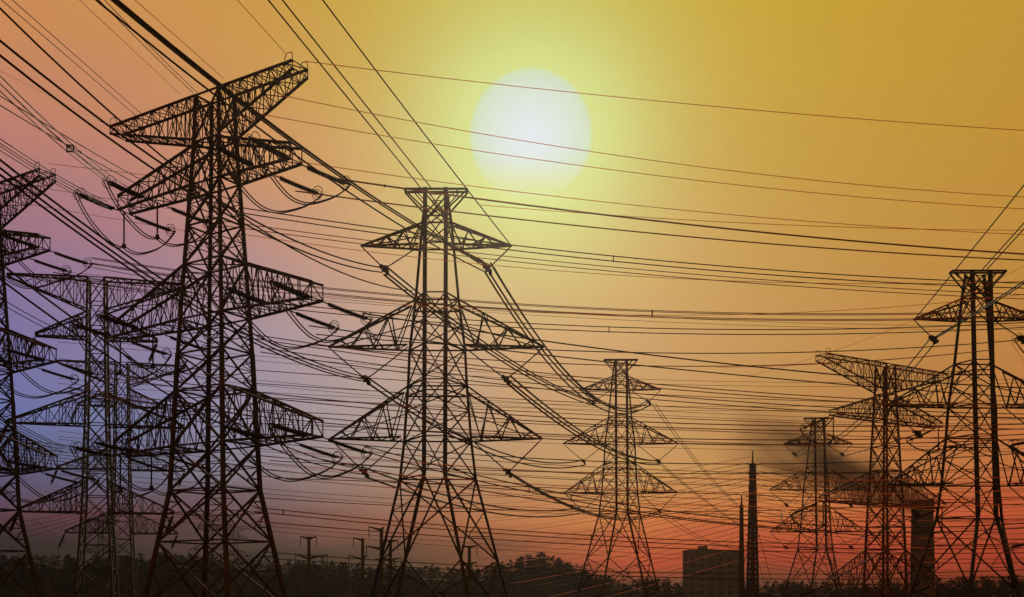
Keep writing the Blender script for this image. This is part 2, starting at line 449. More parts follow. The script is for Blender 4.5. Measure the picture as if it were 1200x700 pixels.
def suspension_pylon(label, u, D, B, ext, steel=STEEL_BLACK, fat=1.0, group='suspension pylons with twin thick columns'):
    """narrow-headed lattice tower with three pairs of arms and V strings; z relative to the centre tower"""
    X = (u - UC) / F * D
    t = thing('lattice_pylon', label, 'pylon', (X, D, 0), 0.0, group)
    KO = [(-1.2, 9.96), (15.7, 5.46), (21.1, 4.8), (29.0, 4.2), (34.0, 3.96), (41.2, 3.05), (52.0, 2.05), (55.9, 1.5)]
    KI = [(-1.2, 4.8), (15.7, 1.45), (30, 1.45), (56, 1.45)]
    DY = [(-1.2, 6.6), (15.7, 3.2), (34, 2.2), (55.9, 1.2)]
    ho = lambda z: interp(KO, z); hi = lambda z: interp(KI, z); dy = lambda z: interp(DY, z)
    PO = lambda s, z: V((s * ho(z), dy(z), z + B))
    PI = lambda s, z: V((s * hi(z), -dy(z), z + B))
    lv = [-B]
    k = max(1, int(round((4.0 + B) / 9.0)))
    lv = [-B + (4.0 + B) * i / k for i in range(k)] + [4.0, 15.7, 21.1, 25.5, 29.0, 34.0, 37.6, 41.2, 45, 48.2, 52.0, 55.9]
    for s in (-1, 1):
        a = MB(); b = MB()
        for z0, z1 in zip(lv[:-1], lv[1:]):
            a.bar(PO(s, z0), PO(s, z1), 0.36 * fat)
            b.bar(PI(s, z0), PI(s, z1), (0.56 if z0 >= 15 else 0.46) * fat)
        a.build('leg', steel, t); b.build('thick_leg', steel, t)
    br = MB(); br_up = None
    for z0, z1 in zip(lv[:-1], lv[1:]):
        w = 0.2 * fat if z0 < 15 else 0.15 * fat
        if 41.3 < z1 <= 48.3:     # the open bay between first and second arms
            if br_up is None: br_up = MB()
            continue
        bb = br_up if br_up is not None else br
        sec = 0.12 * fat if z0 < 15 else 0.0
        xface(bb, PO(-1, z0), PO(-1, z1), PO(1, z0), PO(1, z1), w, sec)
        xface(bb, PI(-1, z0), PI(-1, z1), PI(1, z0), PI(1, z1), w)
        for s in (-1, 1):
            xface(bb, PI(s, z0), PI(s, z1), PO(s, z0), PO(s, z1), w)
    for z in (15.7, 21.1, 27.5, 29.0, 34.0, 39.5, 41.2, 48.2, 52.0):
        bb = br_up if z > 42 else br
        for s in (-1, 1): bb.bar(PI(s, z), PO(s, z), 0.18 * fat)
        bb.bar(PO(-1, z), PO(1, z), 0.2 * fat)
        if z != 15.7: bb.bar(PI(-1, z), PI(1, z), 0.16 * fat)
    br.build('bracing', steel, t); br_up.build('upper_bracing', steel, t)
    # head
    hd = MB(); zt = 55.9 + B
    for y in (-0.6, 0.6):
        hd.bar((-4.4, y, zt + .1), (4.4, y, zt + .1), 0.26 * fat)
        for s in (-1, 1):
            hd.bar((s * 4.4, y, zt), (s * 1.5, y * 2, zt - 3.0), 0.2 * fat)
            hd.bar((s * 3.1, y, zt), (s * 1.6, y * 2, zt - 1.6), 0.13 * fat)
            hd.bar((s * 1.5, y * 2, zt), (0, y * 2, zt - 1.9), 0.13 * fat)
            hd.bar((s * 1.5, y * 2, zt - 3.6), (0, y * 2, zt - 2.0), 0.15 * fat)
            hd.bar((s * 1.5, y * 2, zt - 2.2), (-s * 1.5, y * 2, zt - 4.4), 0.15 * fat)
            hd.bar((s*.8, y*2, zt - .9), (-s*.8, y*2, zt - .9), 0.1 * fat)
    for s in (-1, 1): hd.bar((s * 4.4, -.6, zt + .1), (s * 4.4, .6, zt + .1), 0.2 * fat)
    hd.build('head_beam', steel, t)
    # arms: bottom z, half length, root top z, second root z, clamp x, clamp z, panels
    clamps = {}
    for ai, (zb, ln, zr, zr2, cx, cz, n) in enumerate(((48.2, 10.6, 52.0, 50.7, 7.26, 45.0, 6), (34.0, 15.2, 41.2, 39.3, 9.85, 29.45, 6), (21.1, 14.9, 29.0, 27.2, 10.1, 16.4, 6))):
        for s in (-1, 1):
            mb = MB()
            tip = V((s * ln, 0, zb + B))
            rt = [PO(s, zr), PI(s, zr2)]
            rb = [PO(s, zb), V((s * ho(zb), -dy(zb) * .6, zb + B))]
            rt[1] = V((s * ho(zr2) , -dy(zr2) * .8, zr2 + B))
            for r in rt + rb: mb.bar(r, tip, 0.24 * fat)
            for (a, b) in ((rt[0], rb[0]), (rt[1], rb[1])):
                prev = a; lo = False
                for i in range(1, n + 1):
                    tt = 1 - (1 - i / (n + 1)) 
                    cur = lerp(b if i % 2 else a, tip, tt)
                    mb.bar(prev, cur, 0.15 * fat); prev = cur
                for i in (2, 4):
                    mb.bar(lerp(a, tip, i/(n+1)), lerp(b, tip, i/(n+1) * .55), 0.12 * fat)
            for i in range(1, n):
                tt = i / n
                mb.bar(lerp(rb[0], tip, tt), lerp(rb[1], tip, tt), 0.12 * fat)
                mb.bar(lerp(rt[0], tip, tt), lerp(rt[1], tip, tt), 0.12 * fat)
                mb.bar(lerp(rb[0], tip, tt), lerp(rb[1], tip, (i - 1) / n), 0.1 * fat)
                mb.bar(lerp(rt[0], tip, tt), lerp(rt[1], tip, (i - 1) / n), 0.1 * fat)
            # chord from the middle of the root to the tip
            mid = (rt[0] + rb[0]) / 2
            mb.bar(mid, lerp(rb[0], tip, 0.92), 0.14 * fat)
            mb.build('cross_arm', steel, t)
            c = V((s * cx, 0, cz + B))
            v = insulator(t, tip, c + V((s * .15, 0, .1)), 0.13 * fat, 0.0, False, 'v_insulator', 0.3)
            insulator(t, V((s * ho(zb), 0, zb + B)), c + V((-s * .15, 0, .1)), 0.13 * fat, 0.0, False, 'v_insulator', 0.3)
            cl = MB()
            cl.box(c, (0.75, 0.9, 0.7)); cl.box(c + V((.35, 0, -.5)), (.45, 1.3, .5)); cl.box(c + V((-.45, 0, .3)), (.5, 1.0, .35))
            cl.build('suspension_clamp', STEEL_BLACK, t)
            clamps[(s, ai)] = c + V((X, D, 0))
    return t

def triangle_pylon(label, u, D, B, steel=STEEL, fat=1.0, group='slim lattice pylons at left'):
    X = (u - UC) / F * D
    t = thing('lattice_pylon', label, 'pylon', (X, D, 0), math.radians(12), group)
    HW = [(0, 3.0), (14, 2.2), (30, 1.75), (45, 1.5), (55, 1.4)]
    hw = lambda z: interp(HW, z)
    cor = [(-1, -1), (1, -1), (1, 1), (-1, 1)]
    P = lambda c, z: V((c[0] * hw(z), c[1] * hw(z), z + B))
    lv = [-B + (B + 55) * i / 17 for i in range(18)]
    for c in cor:
        mb = MB(); mb.bar(P(c, -B), P(c, 0), 0.4 * fat, 0.36 * fat)
        for a, b in zip(HW[:-1], HW[1:]): mb.bar(P(c, a[0]), P(c, b[0]), 0.34 * fat)
        mb.build('leg', steel, t)
    br = MB()
    for a, b in zip(lv[:-1], lv[1:]):
        for i in range(4):
            c, d = cor[i], cor[(i+1) % 4]
            xface(br, P(c, a), P(c, b), P(d, a), P(d, b), 0.16 * fat)
            br.bar(P(c, b), P(d, b), 0.14 * fat)
    br.build('bracing', steel, t)
    for zb, ln, zr, kind in ((55, 14.8, 49.3, 't'), (44.4, 10.2, 48.9, 'b'), (29.0, 14.7, 34.6, 'b'), (13.5, 13.0, 19.0, 'b')):
        for s in (-1, 1):
            w0, w1 = hw(zr), hw(zb)
            far = [(s*w0, -w0, zr+B), (s*w0, w0, zr+B)]; flat = [(s*w1, -w1, zb+B), (s*w1, w1, zb+B)]
            tp = [(s*ln, -.35, zb+B), (s*ln, .35, zb+B)]
            dz = -0.45 if kind == 't' else 0.45
            tp2 = [(s*ln, -.35, zb+B+dz), (s*ln, .35, zb+B+dz)]
            if kind == 't': box_arm(t, flat, far, tp, tp2, 6, 0.26*fat, 0.13*fat, steel)
            else: box_arm(t, far, flat, tp2, tp, 6, 0.26*fat, 0.13*fat, steel)
            if kind == 'b':
                insulator(t, (s*ln, 0, zb+B), (s*ln - 1.6, 0.2, zb+B-4.0), 0.34, 0.3, False, 'insulator', 0.3)
    return t

# ------------------------------------------------------------------ ground
def plane(name, s, z, material):
    me = bpy.data.meshes.new(name)
    n = 24; vs_ = []; fs = []
    for j in range(n + 1):
        for i in range(n + 1):
            vs_.append((-s + 2*s*i/n, -s*.2 + 1.2*s*j/n, z))
    for j in range(n):
        for i in range(n):
            a = j*(n+1)+i; fs.append((a, a+1, a+n+2, a+n+1))
    me.from_pydata(vs_, [], fs); me.materials.append(material)
    o = bpy.data.objects.new(name, me); COL.objects.link(o); return o
tag(plane('ground', 1000, 0, GROUND), kind='structure')

# ------------------------------------------------------------------ far wood along the horizon
wd = MB(); rw = random.Random(3)
def skyline(u):
    tab = [(-60, 656), (40, 652), (120, 655), (200, 650), (290, 655), (360, 660), (450, 664), (560, 668), (600, 656), (635, 648), (665, 660), (700, 676), (790, 682), (900, 684), (1060, 684), (1110, 679), (1165, 677), (1260, 682)]
    for (a, x), (b, y) in zip(tab[:-1], tab[1:]):
        if u <= b: return x + (y - x) * (u - a) / (b - a)
    return tab[-1][1]
def crest(X):          # height of the low ridge over the plain, along its length
    u = UC + X / 720 * F
    return CZ + (VH - skyline(min(max(u, -60), 1260)) - 13) / F * 720
def ridge_z(X, Y):
    t = min(max((Y - 520) / 200, 0), 1); t = t * t * (3 - 2 * t)
    if Y > 740: t *= max(0.0, 1 - (Y - 740) / 110)
    return crest(X) * t - 0.4
rg = MB(); nx, ny = 110, 12
xs_ = [-620 + 1240 * i / nx for i in range(nx + 1)]; ys_ = [500, 540, 570, 600, 630, 660, 690, 715, 740, 770, 800, 830, 860]
for x in xs_:
    for y in ys_: rg.v.append(V((x, y, ridge_z(x, y))))
for i in range(nx):
    for k in range(ny):
        a = i*(ny+1)+k; rg.f.append((a, a+ny+1, a+ny+2, a+1))
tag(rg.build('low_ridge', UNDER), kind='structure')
rw = random.Random(5)
for i in range(1500):
    Y = rw.uniform(600, 745); X = (rw.uniform(-60, 1260) - UC) / F * Y
    z0 = ridge_z(X, Y); h = rw.uniform(5, 10.5); w = rw.uniform(2.2, 4.6)
    if rw.random() < .06: h *= 1.35
    wd.bar((X, Y, z0 - .3), (X, Y, z0 + h * .8), .4, .15)
    for k in range(58):
        q = rw.random() ** .7
        rr = w * math.sqrt(max(.03, 1 - (2*q - .8)**2 * .8)) * math.sqrt(rw.random()); a = rw.uniform(0, 6.283)
        c = V((X + rr*math.cos(a), Y + rr*math.sin(a), z0 + h * (.08 + .92*q))); l = rw.uniform(.45, 1.4)
        n0 = len(wd.v)
        for _ in range(4): wd.v.append(c + V((rw.uniform(-l, l), rw.uniform(-l, l), rw.uniform(-l, l) * .7)))
        wd.f += [(n0, n0+1, n0+2), (n0, n0+2, n0+3)]
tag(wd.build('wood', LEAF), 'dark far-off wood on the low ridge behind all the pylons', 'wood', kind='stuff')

# ------------------------------------------------------------------ building, chimney, smoke
D = 600
bx0, bx1 = (806-UC)/F*D, (872-UC)/F*D; bh = CZ + (VH-646)/F*D
b = thing('flat_roofed_building', 'dark flat-roofed block on the horizon left of the tall lattice mast', 'building', ((bx0+bx1)/2, D, 0))
w_ = bx1 - bx0
m = MB(); m.box((0, 9, bh/2), (w_, 18, bh)); m.build('wall', CONC, b)
m = MB(); m.box((0, 9, bh+.35), (w_+.8, 18.8, .7)); m.build('parapet', CONC, b)
m = MB(); m.box((-6, 9, bh+2), (5, 5, 2.6)); m.build('stair_head', CONC, b)
for r_ in range(9):
    for c_ in range(6):
        m = MB(); x = -w_/2 + w_*(c_+.5)/6; z = 4 + r_*3.9
        m.box((x, -0.03, z), (2.1, .14, 1.6)); m.build('window', GLASS, b)
D = 560
ch = thing('chimney', 'smoking sooty chimney standing behind the right-hand twin-column pylon', 'chimney', ((1081-UC)/F*D, D, 0))
hh = CZ + (VH-588)/F*D
m = MB(); m.tube([(0,0,0),(0,0,hh*.5),(0,0,hh)], [7.0,6.2,5.5], 32); m.build('shaft', BRICK, ch)
m = MB(); m.tube([(0,0,hh-3),(0,0,hh-2.4),(0,0,hh+.1),(0,0,hh+.6)], [5.7,6.1,6.1,5.6], 32); m.build('rim', BRICK, ch)
for zz in (.35,.6,.8):
    m = MB(); r0 = 7.0-1.5*zz; m.tube([(0,0,hh*zz-.3),(0,0,hh*zz+.3)], [r0+.12,r0+.12], 32); m.build('steel_band', STEEL_BLACK, ch)

def smoke():
    p0 = at(1086, 592, 560); p1 = at(850, 500, 600)
    d = p1 - p0; Ln = d.length
    mb = MB()
    n = 14; pts = []; rs = []
    for i in range(n + 1):
        t = i / n; pts.append((Ln * t, 0, 0)); rs.append(8 + 24 * t ** 0.8)
    pts = [(-2, 0, 0)] + pts + [(Ln + 14, 0, 0)]; rs = [2] + rs + [12]
    mb.tube(pts, rs, 20)
    m = bpy.data.materials.new('smoke_volume'); m.use_nodes = True
    t = m.node_tree; t.nodes.clear()
    out = N('ShaderNodeOutputMaterial', t)
    pv = N('ShaderNodeVolumePrincipled', t)
    pv.inputs['Color'].default_value = (0.24, 0.17, 0.12, 1)
    tc = N('ShaderNodeTexCoord', t); sp = N('ShaderNodeSeparateXYZ', t)
    L(tc.outputs['Object'], sp.inputs[0], t)
    tt = M('DIVIDE', sp.outputs[0], Ln, tree=t)
    tcl = M('MAXIMUM', M('MINIMUM', tt, 1.0, tree=t), 0.0, tree=t)
    R_ = M('MULTIPLY_ADD', M('POWER', tcl, 0.8, tree=t), 24.0, 8.0, tree=t)
    r = M('SQRT', M('ADD', M('MULTIPLY', sp.outputs[1], sp.outputs[1], tree=t), M('MULTIPLY', sp.outputs[2], sp.outputs[2], tree=t), tree=t), tree=t)
    edge = M('SUBTRACT', 1.0, M('DIVIDE', r, R_, tree=t), clamp=True, tree=t)
    nz = N('ShaderNodeTexNoise', t); nz.inputs['Scale'].default_value = 0.06; nz.inputs['Detail'].default_value = 5
    mpp = N('ShaderNodeMapping', t); mpp.inputs['Scale'].default_value = (.45, 1, 1.3); L(tc.outputs['Object'], mpp.inputs['Vector'], t); L(mpp.outputs[0], nz.inputs['Vector'], t)
    nn = M('MULTIPLY_ADD', nz.outputs['Fac'], 3.2, -1.1, clamp=True, tree=t)
    fade = M('POWER', M('SUBTRACT', 1.0, tcl, tree=t), 1.2, tree=t)
    dn = M('MULTIPLY', M('MULTIPLY', edge, nn, tree=t), M('MULTIPLY', fade, 0.42, tree=t), tree=t)
    L(dn, pv.inputs['Density'], t)
    L(pv.outputs[0], out.inputs['Volume'], t)
    o = mb.build('smoke', m)
    o.location = p0
    o.rotation_euler = d.to_track_quat('X', 'Z').to_euler()
    tag(o, 'dark smoke drifting up and left from the chimney', 'smoke', kind='stuff')
smoke()

# ------------------------------------------------------------------ pylons
rot = math.radians
T1 = strain_pylon('tallest weathered lattice pylon at left, whose slanting top arm reaches nearly to the frame top', -34.8, 120, rot(-31.5), 18.0,
    (17.4, 16.3, 17.0, 17.0), (13.4, 12.8, 15.9, 15.9), ((.957, .29, -.30), (-.62, -.78, .10)), STEEL)
T0 = strain_pylon('dark lattice pylon cut by the left frame edge, only its right-hand arms in view', -77.5, 150, rot(-31.5), 18.0,
    (18.1, 16.3, 17.0, 17.0), (15.4, 14.6, 16.0, 16.2), ((.957, .29, -.26), (-.62, -.78, .10)), STEEL_BLACK)
T7 = strain_pylon('rusty lattice pylon with slanting top arm, left of the right-hand twin-column pylon', 70, 192, rot(31.0), 2.1,
    (17.2, 14.0, 16.6, 14.8), (17.0, 15.5, 16.6, 15.0), ((-.93, .2, -.42),), STEEL_RUST, 0.85, True, inner=False, kx=0.72, ky=0.72, tip=0.9)
T11 = strain_pylon('lattice pylon just beyond the right frame edge, only its insulator ends in view', 92.5, 158, rot(31.0), 8.7,
    (17, 15.2, 16.2, 16.2), (17, 15.2, 16.2, 16.2), ((-.95, -.15, -.22),), STEEL_BLACK, 1.0, True, inner=False)
T2 = suspension_pylon('large twin-column lattice pylon in the centre below the sun', 511.2, 144, 18.0, 0)
T5 = suspension_pylon('black twin-column lattice pylon near the right edge in front of the chimney', 1146, 168, 14.0, 0)
T4 = suspension_pylon('mid-distance twin-column lattice pylon right of the centre one, above the red glow', 727.5, 269, 22.1, 0, STEEL, 1.0)
T6 = suspension_pylon('smallest twin-column lattice pylon, between the lattice mast and the rusty pylon', 959, 315, 14.4, 0, STEEL, 0.95)
T3 = triangle_pylon('slim lattice pylon with flat-bottomed arms between the left-edge pylon and the tallest one', 114, 182, 18.0, STEEL_BLACK)
T8 = triangle_pylon('slim lattice pylon half hidden behind the left edge of the tallest pylon', 143, 250, 18.0, STEEL_BLACK, 1.0)
for u, Y, lab in ((247, 760, 'tiny distant pylon seen between the legs of the tallest pylon'),
                  (118, 820, 'tiny distant pylon seen through the slim pylon at left'),
                  (276, 900, 'faintest distant pylon, right of the legs of the tallest pylon')):
    c = copy_tree(T8); c.location = ((u-UC)/F*Y, Y, 0); c['label'] = lab; c['group'] = 'tiny distant pylons'

# tall lattice masts seen edge on
def mast(label, u, D, vtop, w0, w1, seed):
    X = (u-UC)/F*D; H = CZ + (VH-vtop)/F*D
    t = thing('lattice_mast', label, 'mast', (X, D, 0), rot(20), 'lattice masts right of centre')
    rr = random.Random(seed)
    cor = [(-1,-1),(1,-1),(1,1),(-1,1)]
    W = lambda z: lerp(w0, w1, z/H)/2
    P = lambda c, z: V((c[0]*W(z), c[1]*W(z), z))
    for c in cor:
        m = MB(); m.bar(P(c,0), P(c,H*.93), .62, .4); m.build('leg', STEEL, t)
    n = 34; m = MB()
    for i in range(n):
        a, b_ = H*.93*i/n, H*.93*(i+1)/n
        for k in range(4):
            c, d = cor[k], cor[(k+1)%4]
            m.bar(P(c,a), P(d,b_), .3); m.bar(P(d,a), P(c,b_), .3); m.bar(P(c,b_), P(d,b_), .3)
    m.build('bracing', STEEL, t)
    m = MB(); m.bar((0,0,H*.92), (0,0,H), .5, .25); m.build('spire', STEEL_BLACK, t)
    for i in range(16):
        z = H*(.3+.62*i/15); m = MB(); l = rr.uniform(1.3, 2.6)*(w0/3)
        m.bar((-l,0,z), (l,0,z+rr.uniform(-.3,.3)), .2); m.bar((-l,0,z), (-l,0,z+.5), .16); m.bar((l,0,z), (l,0,z-.6), .16)
        m.build('bracket', STEEL, t)
    return t
M1 = mast('tall thick lattice mast with short brackets standing by the flat-roofed block', 882, 368, 528, 3.3, 1.1, 1)
M2 = mast('thin lattice mast just left of the thick mast', 869, 368, 580, 1.2, .5, 2)
for k, (du, side, a0) in enumerate(((-22, 'left', .62), (22, 'right', .62))):
    for j in range(2):
        p = at(882, 600+j*34, 368); g = V(((882+du*(1.5+j*.3)-UC)/F*368, 368+(10 if j else -10), 0))
        m = MB(); m.tube([p, lerp(p, g, .5)-V((0,0,.4)), g], .09, 5)
        tag(m.build('guy_wire', CABLE), '%s guy wire stretched down from the %s of the thick lattice mast' % (side, 'middle' if j == 0 else 'lower part'), 'guy wire', 'guy wires of the thick mast')

# tubular line poles in front of the wood
def pole(label, u, vt, D, arms):
    X = (u-UC)/F*D; H = CZ + (VH-vt)/F*D; s = F/D
    t = thing('line_pole', label, 'pole', (X, D, 0), 0, 'tubular steel line poles at the foot of the centre pylon')
    m = MB(); m.tube([(0,0,0),(0,0,H)], [.5,.3], 12); m.build('shaft', POLE, t)
    for (v, ul, ur, rise) in arms:
        z = CZ + (VH-v)/F*D
        for e in (ul, ur):
            if e == 0: continue
            x = e/s
            a = MB(); a.bar((0,0,z-.25), (x,0,z+rise), .5, .16); a.build('bracket_arm', POLE, t)
            if abs(e) > 8:
                insulator(t, (x*.97,0,z+rise-.05), (x*.97,0,z+rise-1.9), .1, 0, False, 'insulator', .2)
    return t
pole('left-hand line pole with three pairs of arms right of the tallest pylon', 362, 629, 190, [(630,-10,9,.2),(653,-16,22,.5),(672,-18,16,.1)])
pole('line pole with left-pointing arms just left of the centre pylon', 425, 631, 200, [(632,-11,0,.3),(654,-17,5,.5),(672,-10,9,.3),(684,-12,10,.2)])
pole('tallest line pole, beside the left leg of the centre pylon', 447, 619, 180, [(620,-15,3,.4),(642,-18,3,.3),(656,-8,9,.2)])
pole('line pole with a T top between the left legs of the centre pylon', 457.5, 633, 195, [(633,-9,9,.0),(655,-13,13,.2),(676,-14,13,.2)])
pole('line pole with a T top beside the right leg of the centre pylon', 550, 640, 195, [(640,-9,9,.1),(660,-10,9,.2),(680,-10,9,.2)])

# ------------------------------------------------------------------ cables
def fit(pts, Y0, Y1):
    (u0, v0), (u1, v1) = pts[0], pts[-1]
    x0, x1 = (u0-UC)/F*Y0, (u1-UC)/F*Y1
    S = []; Z = []
    for u, v in pts:
        k = (u-UC)/F
        s = (k*Y0 - x0) / ((x1-x0) - k*(Y1-Y0))
        y = lerp(Y0, Y1, s)
        S.append(s); Z.append((VH-v)/F*y)
    if len(pts) == 2:
        c2 = 0.0
    else:   # least squares parabola held at both ends: z = lin + c2*s*(s-1)
        num = den = 0
        for s, z in zip(S, Z):
            b_ = s*(s-1); num += b_*(z-lerp(Z[0], Z[-1], s)); den += b_*b_
        c2 = max(num/den if den else 0, 0.0)
    return lambda s: V((lerp(x0, x1, s), lerp(Y0, Y1, s), CZ + lerp(Z[0], Z[-1], s) + c2*s*(s-1)))
def cable(label, pts, Y0, Y1, r=0.05, m=None, e0=0.0, e1=0.0, offs=((0, 0),), spacers=(), group=None, name=None, seg=30, sag=0.0, spacer_m=None):
    m = m or CABLE
    r *= RK.get(group, 1.0) * (1.1 if (m is ORANGE_TINT and r < .03) else 1.0)
    f = fit(pts, Y0, Y1)
    P = [f(-e0 + (1+e0+e1)*i/seg) for i in range(seg+1)]
    if sag:
        P = [p - V((0,0,sag*4*(i/seg)*(1-i/seg))) for i, p in enumerate(P)]
    d = (P[-1]-P[0]); side = V((d.y, -d.x, 0)).normalized()
    base = P[0]
    if len(offs) == 1:
        mb = MB(); mb.tube([p-base for p in P], r, 5)
        o = mb.build(name or 'power_cable', m); o.location = base
        return tag(o, label, 'cable', group)
    t = thing(name or 'cable_bundle', label, 'cable', base, 0, group)
    for a, z in offs:
        mb = MB(); mb.tube([p-base+side*a+V((0,0,z)) for p in P], r, 5); mb.build('strand', m, t)
    for s in spacers:
        p = f(s)-base; mb = MB(); 
        o = list(offs)
        for i in range(len(o)):
            a, b_ = o[i], o[(i+1) % len(o)]
            mb.bar(p+side*a[0]+V((0,0,a[1]+.1*(a[1]>b_[1]))), p+side*b_[0]+V((0,0,b_[1]-.1*(a[1]>b_[1]))), .11)
            if len(o) == 2: break
        mb.build('spacer', spacer_m or STEEL_BLACK, t)
    return t
def pair(h, w=0.0): return ((-w/2, h/2), (w/2, -h/2))
RK = {}
gA = 'heavy near cables sweeping down from the upper left'
RK.update({gA: 1.45})
# --- into the centre pylon from the upper left
cable('thickest cable bundle, crossing the slanting top arm down to the centre pylon\'s right top clamp', [(571,313),(470,256),(397,206),(255,108),(128,0)], 144, 82, .065, CABLE, 0, .5, ((-.45,.15),(.25,.35),(.15,-.75),(.7,.95)), (), gA)
cable('thick twin cable crossing the tallest pylon down to the centre pylon\'s left top clamp', [(450,317),(258,243),(186,193),(100,138),(0,57)], 144, 72, .065, CABLE, 0, .5, ((-.3,.3),(.3,-.25)), (), gA)
cable('single thick cable past the left tip of the slanting top arm to the centre pylon', [(483,341),(390,302),(287,254),(190,198),(130,148),(0,10)], 142, 72, .055, CABLE, 0, .5, group=gA)
cable('thick cable bundle over the left-edge pylon to the centre pylon\'s left middle clamp', [(430,445),(293,388),(177,335),(90,268),(0,197)], 144, 72, .06, CABLE, 0, .5, ((-.35,.3),(.3,-.25),(.0,.0)), (), gA)
cable('lowest thick cable bundle from the left edge down to the centre pylon, left bottom clamp', [(426,553),(327,516),(210,474),(38,350),(0,318)], 144, 74, .055, CABLE, 0, .5, pair(.5,.9), (), gA)
cable('double thick cable from the frame top down to the head beam of the centre pylon', [(500,222),(456,163),(390,85),(322,0)], 144, 105, .06, CABLE, 0, .4, ((-.75,.0),(.75,.1)), (), gA)
cable('single thick cable from the frame top to the right top arm of the centre pylon', [(599,288),(545,222),(456,100),(378,0)], 144, 110, .06, CABLE, 0, .4, group=gA)
# --- onto the tallest pylon from the upper left
RK['thin wires in the left margin'] = 1.6
gB = 'thin cables from the upper left onto the tallest pylon'
RK[gB] = 1.4
cable('twin thin cable from the upper left corner to the slanting top arm\'s left half', [(163,135),(90,68),(8,0)], 124, 85, .03, BROWN, 0, .5, pair(.1,.8), (), gB)
cable('lone orange wire from the frame top to the slanting top arm, left of its middle', [(212,111),(150,53),(93,0)], 121, 88, .022, ORANGE_TINT, 0, .5, group=gB)
cable('close pair of dark wires from the frame top to the slanting top arm\'s middle', [(229,109),(170,52),(119,0)], 120, 90, .03, BROWN, 0, .5, pair(.05,.45), (), gB)
cable('lone orange wire from the frame top to the slanting top arm, right of its middle', [(262,92),(210,45),(158,0)], 117, 90, .022, ORANGE_TINT, 0, .5, group=gB)
cable('lone orange wire from the frame top to the right tip of the slanting top arm', [(334,62),(278,0)], 110, 95, .022, ORANGE_TINT, 0, .6, group=gB)
cable('faint orange wire from the left edge to the left tip of the slanting top arm', [(131,149),(60,112),(0,83)], 128, 90, .02, ORANGE_TINT, 0, .5, group=gB)
cable('four-strand cable with a square spacer, above the left-edge pylon, reaching the tallest pylon', [(151,225),(100,188),(57,153),(0,98)], 127, 80, .035, CABLE, 0, .5, ((-.3,.3),(.3,.3),(.3,-.3),(-.3,-.3)), (.57,), gB)
cable('four-strand cable passing just over the left-edge pylon\'s top arm to the tallest pylon', [(123,240),(51,202),(0,170)], 124, 92, .035, CABLE, 0, .5, ((-.3,.35),(.3,.35),(.3,-.3),(-.3,-.3)), (), gB)
cable('twin cable crossing the four-strand one on its way to the tallest pylon\'s second arm', [(172,218),(100,178),(0,118)], 124, 85, .035, CABLE, 0, .5, pair(.6,.3), (), gB)
cable('twin wire from the left edge to the third left arm of the tallest pylon', [(90,398),(40,375),(0,352)], 128, 110, .035, CABLE, 0, .5, pair(.4,.3), (), gB)
cable('four-strand cable from the left edge to the lowest left arm of the tallest pylon', [(75,528),(40,512),(0,490)], 128, 112, .035, CABLE, 0, .5, ((-.3,.35),(.3,.35),(.3,-.3),(-.3,-.3)), (), gB)
# --- between the twin-column pylons
gC = 'paired cables from the centre pylon to the smaller one at its right'
RK[gC] = 2.1
cable('paired cable sagging from the centre pylon\'s right top clamp to the next pylon', [(571,313),(603,370),(640,417),(707,473),(741,481),(759,473)], 144, 269, .07, CABLE, 0, 0, ((-.5,.6),(.5,.5),(-.3,-.7),(1.0,-.2)), (), gC)
cable('paired cable sagging from the centre pylon\'s left top clamp to the next pylon', [(450,317),(500,353),(620,440),(689,472),(697,473)], 144, 269, .07, CABLE, 0, 0, ((-.6,.5),(.5,.4),(0,-.6)), (), gC)
cable('paired cable sagging from the centre pylon\'s right middle clamp to the next pylon', [(594,444),(620,463),(688,512),(748,543),(772,542)], 144, 269, .07, CABLE, 0, 0, ((-.6,.5),(.5,.4),(0,-.6)), (), gC)
cable('paired cable sagging from the centre pylon\'s left middle clamp to the next pylon', [(430,445),(545,518),(600,537),(646,544),(685,542)], 144, 269, .07, CABLE, 0, 0, pair(1.2,.6), (), gC)
cable('paired cable sagging from the centre pylon\'s right bottom clamp to the next pylon', [(595,553),(652,581),(700,603),(739,611),(757,608),(772,600)], 144, 269, .065, CABLE, 0, 0, pair(.4,.3), (), gC)
cable('paired cable sagging from the centre pylon\'s left bottom clamp to the next pylon', [(426,553),(500,580),(563,594),(609,601),(651,602),(680,598)], 144, 269, .07, CABLE, 0, 0, pair(1.4,.5), (), gC)
RK['x'] = 1
gD = 'paired cables from the mid-distance pylon down to the thin mast'
cable('upper paired cable running steeply from the mid-distance pylon to the thin mast', [(766,473),(800,520),(832,560),(869,596)], 269, 368, .085, CABLE, 0, 0, pair(.2,1.0), (), gD)
cable('middle paired cable running from the mid-distance pylon to the thin mast', [(772,542),(840,597),(868,616)], 269, 368, .08, CABLE, 0, 0, pair(.2,.9), (), gD)
cable('lowest paired cable sagging from the mid-distance pylon to the thin mast', [(772,600),(810,624),(838,638),(869,643)], 269, 368, .075, BROWN, 0, 0, pair(.3,2.2), (), gD)
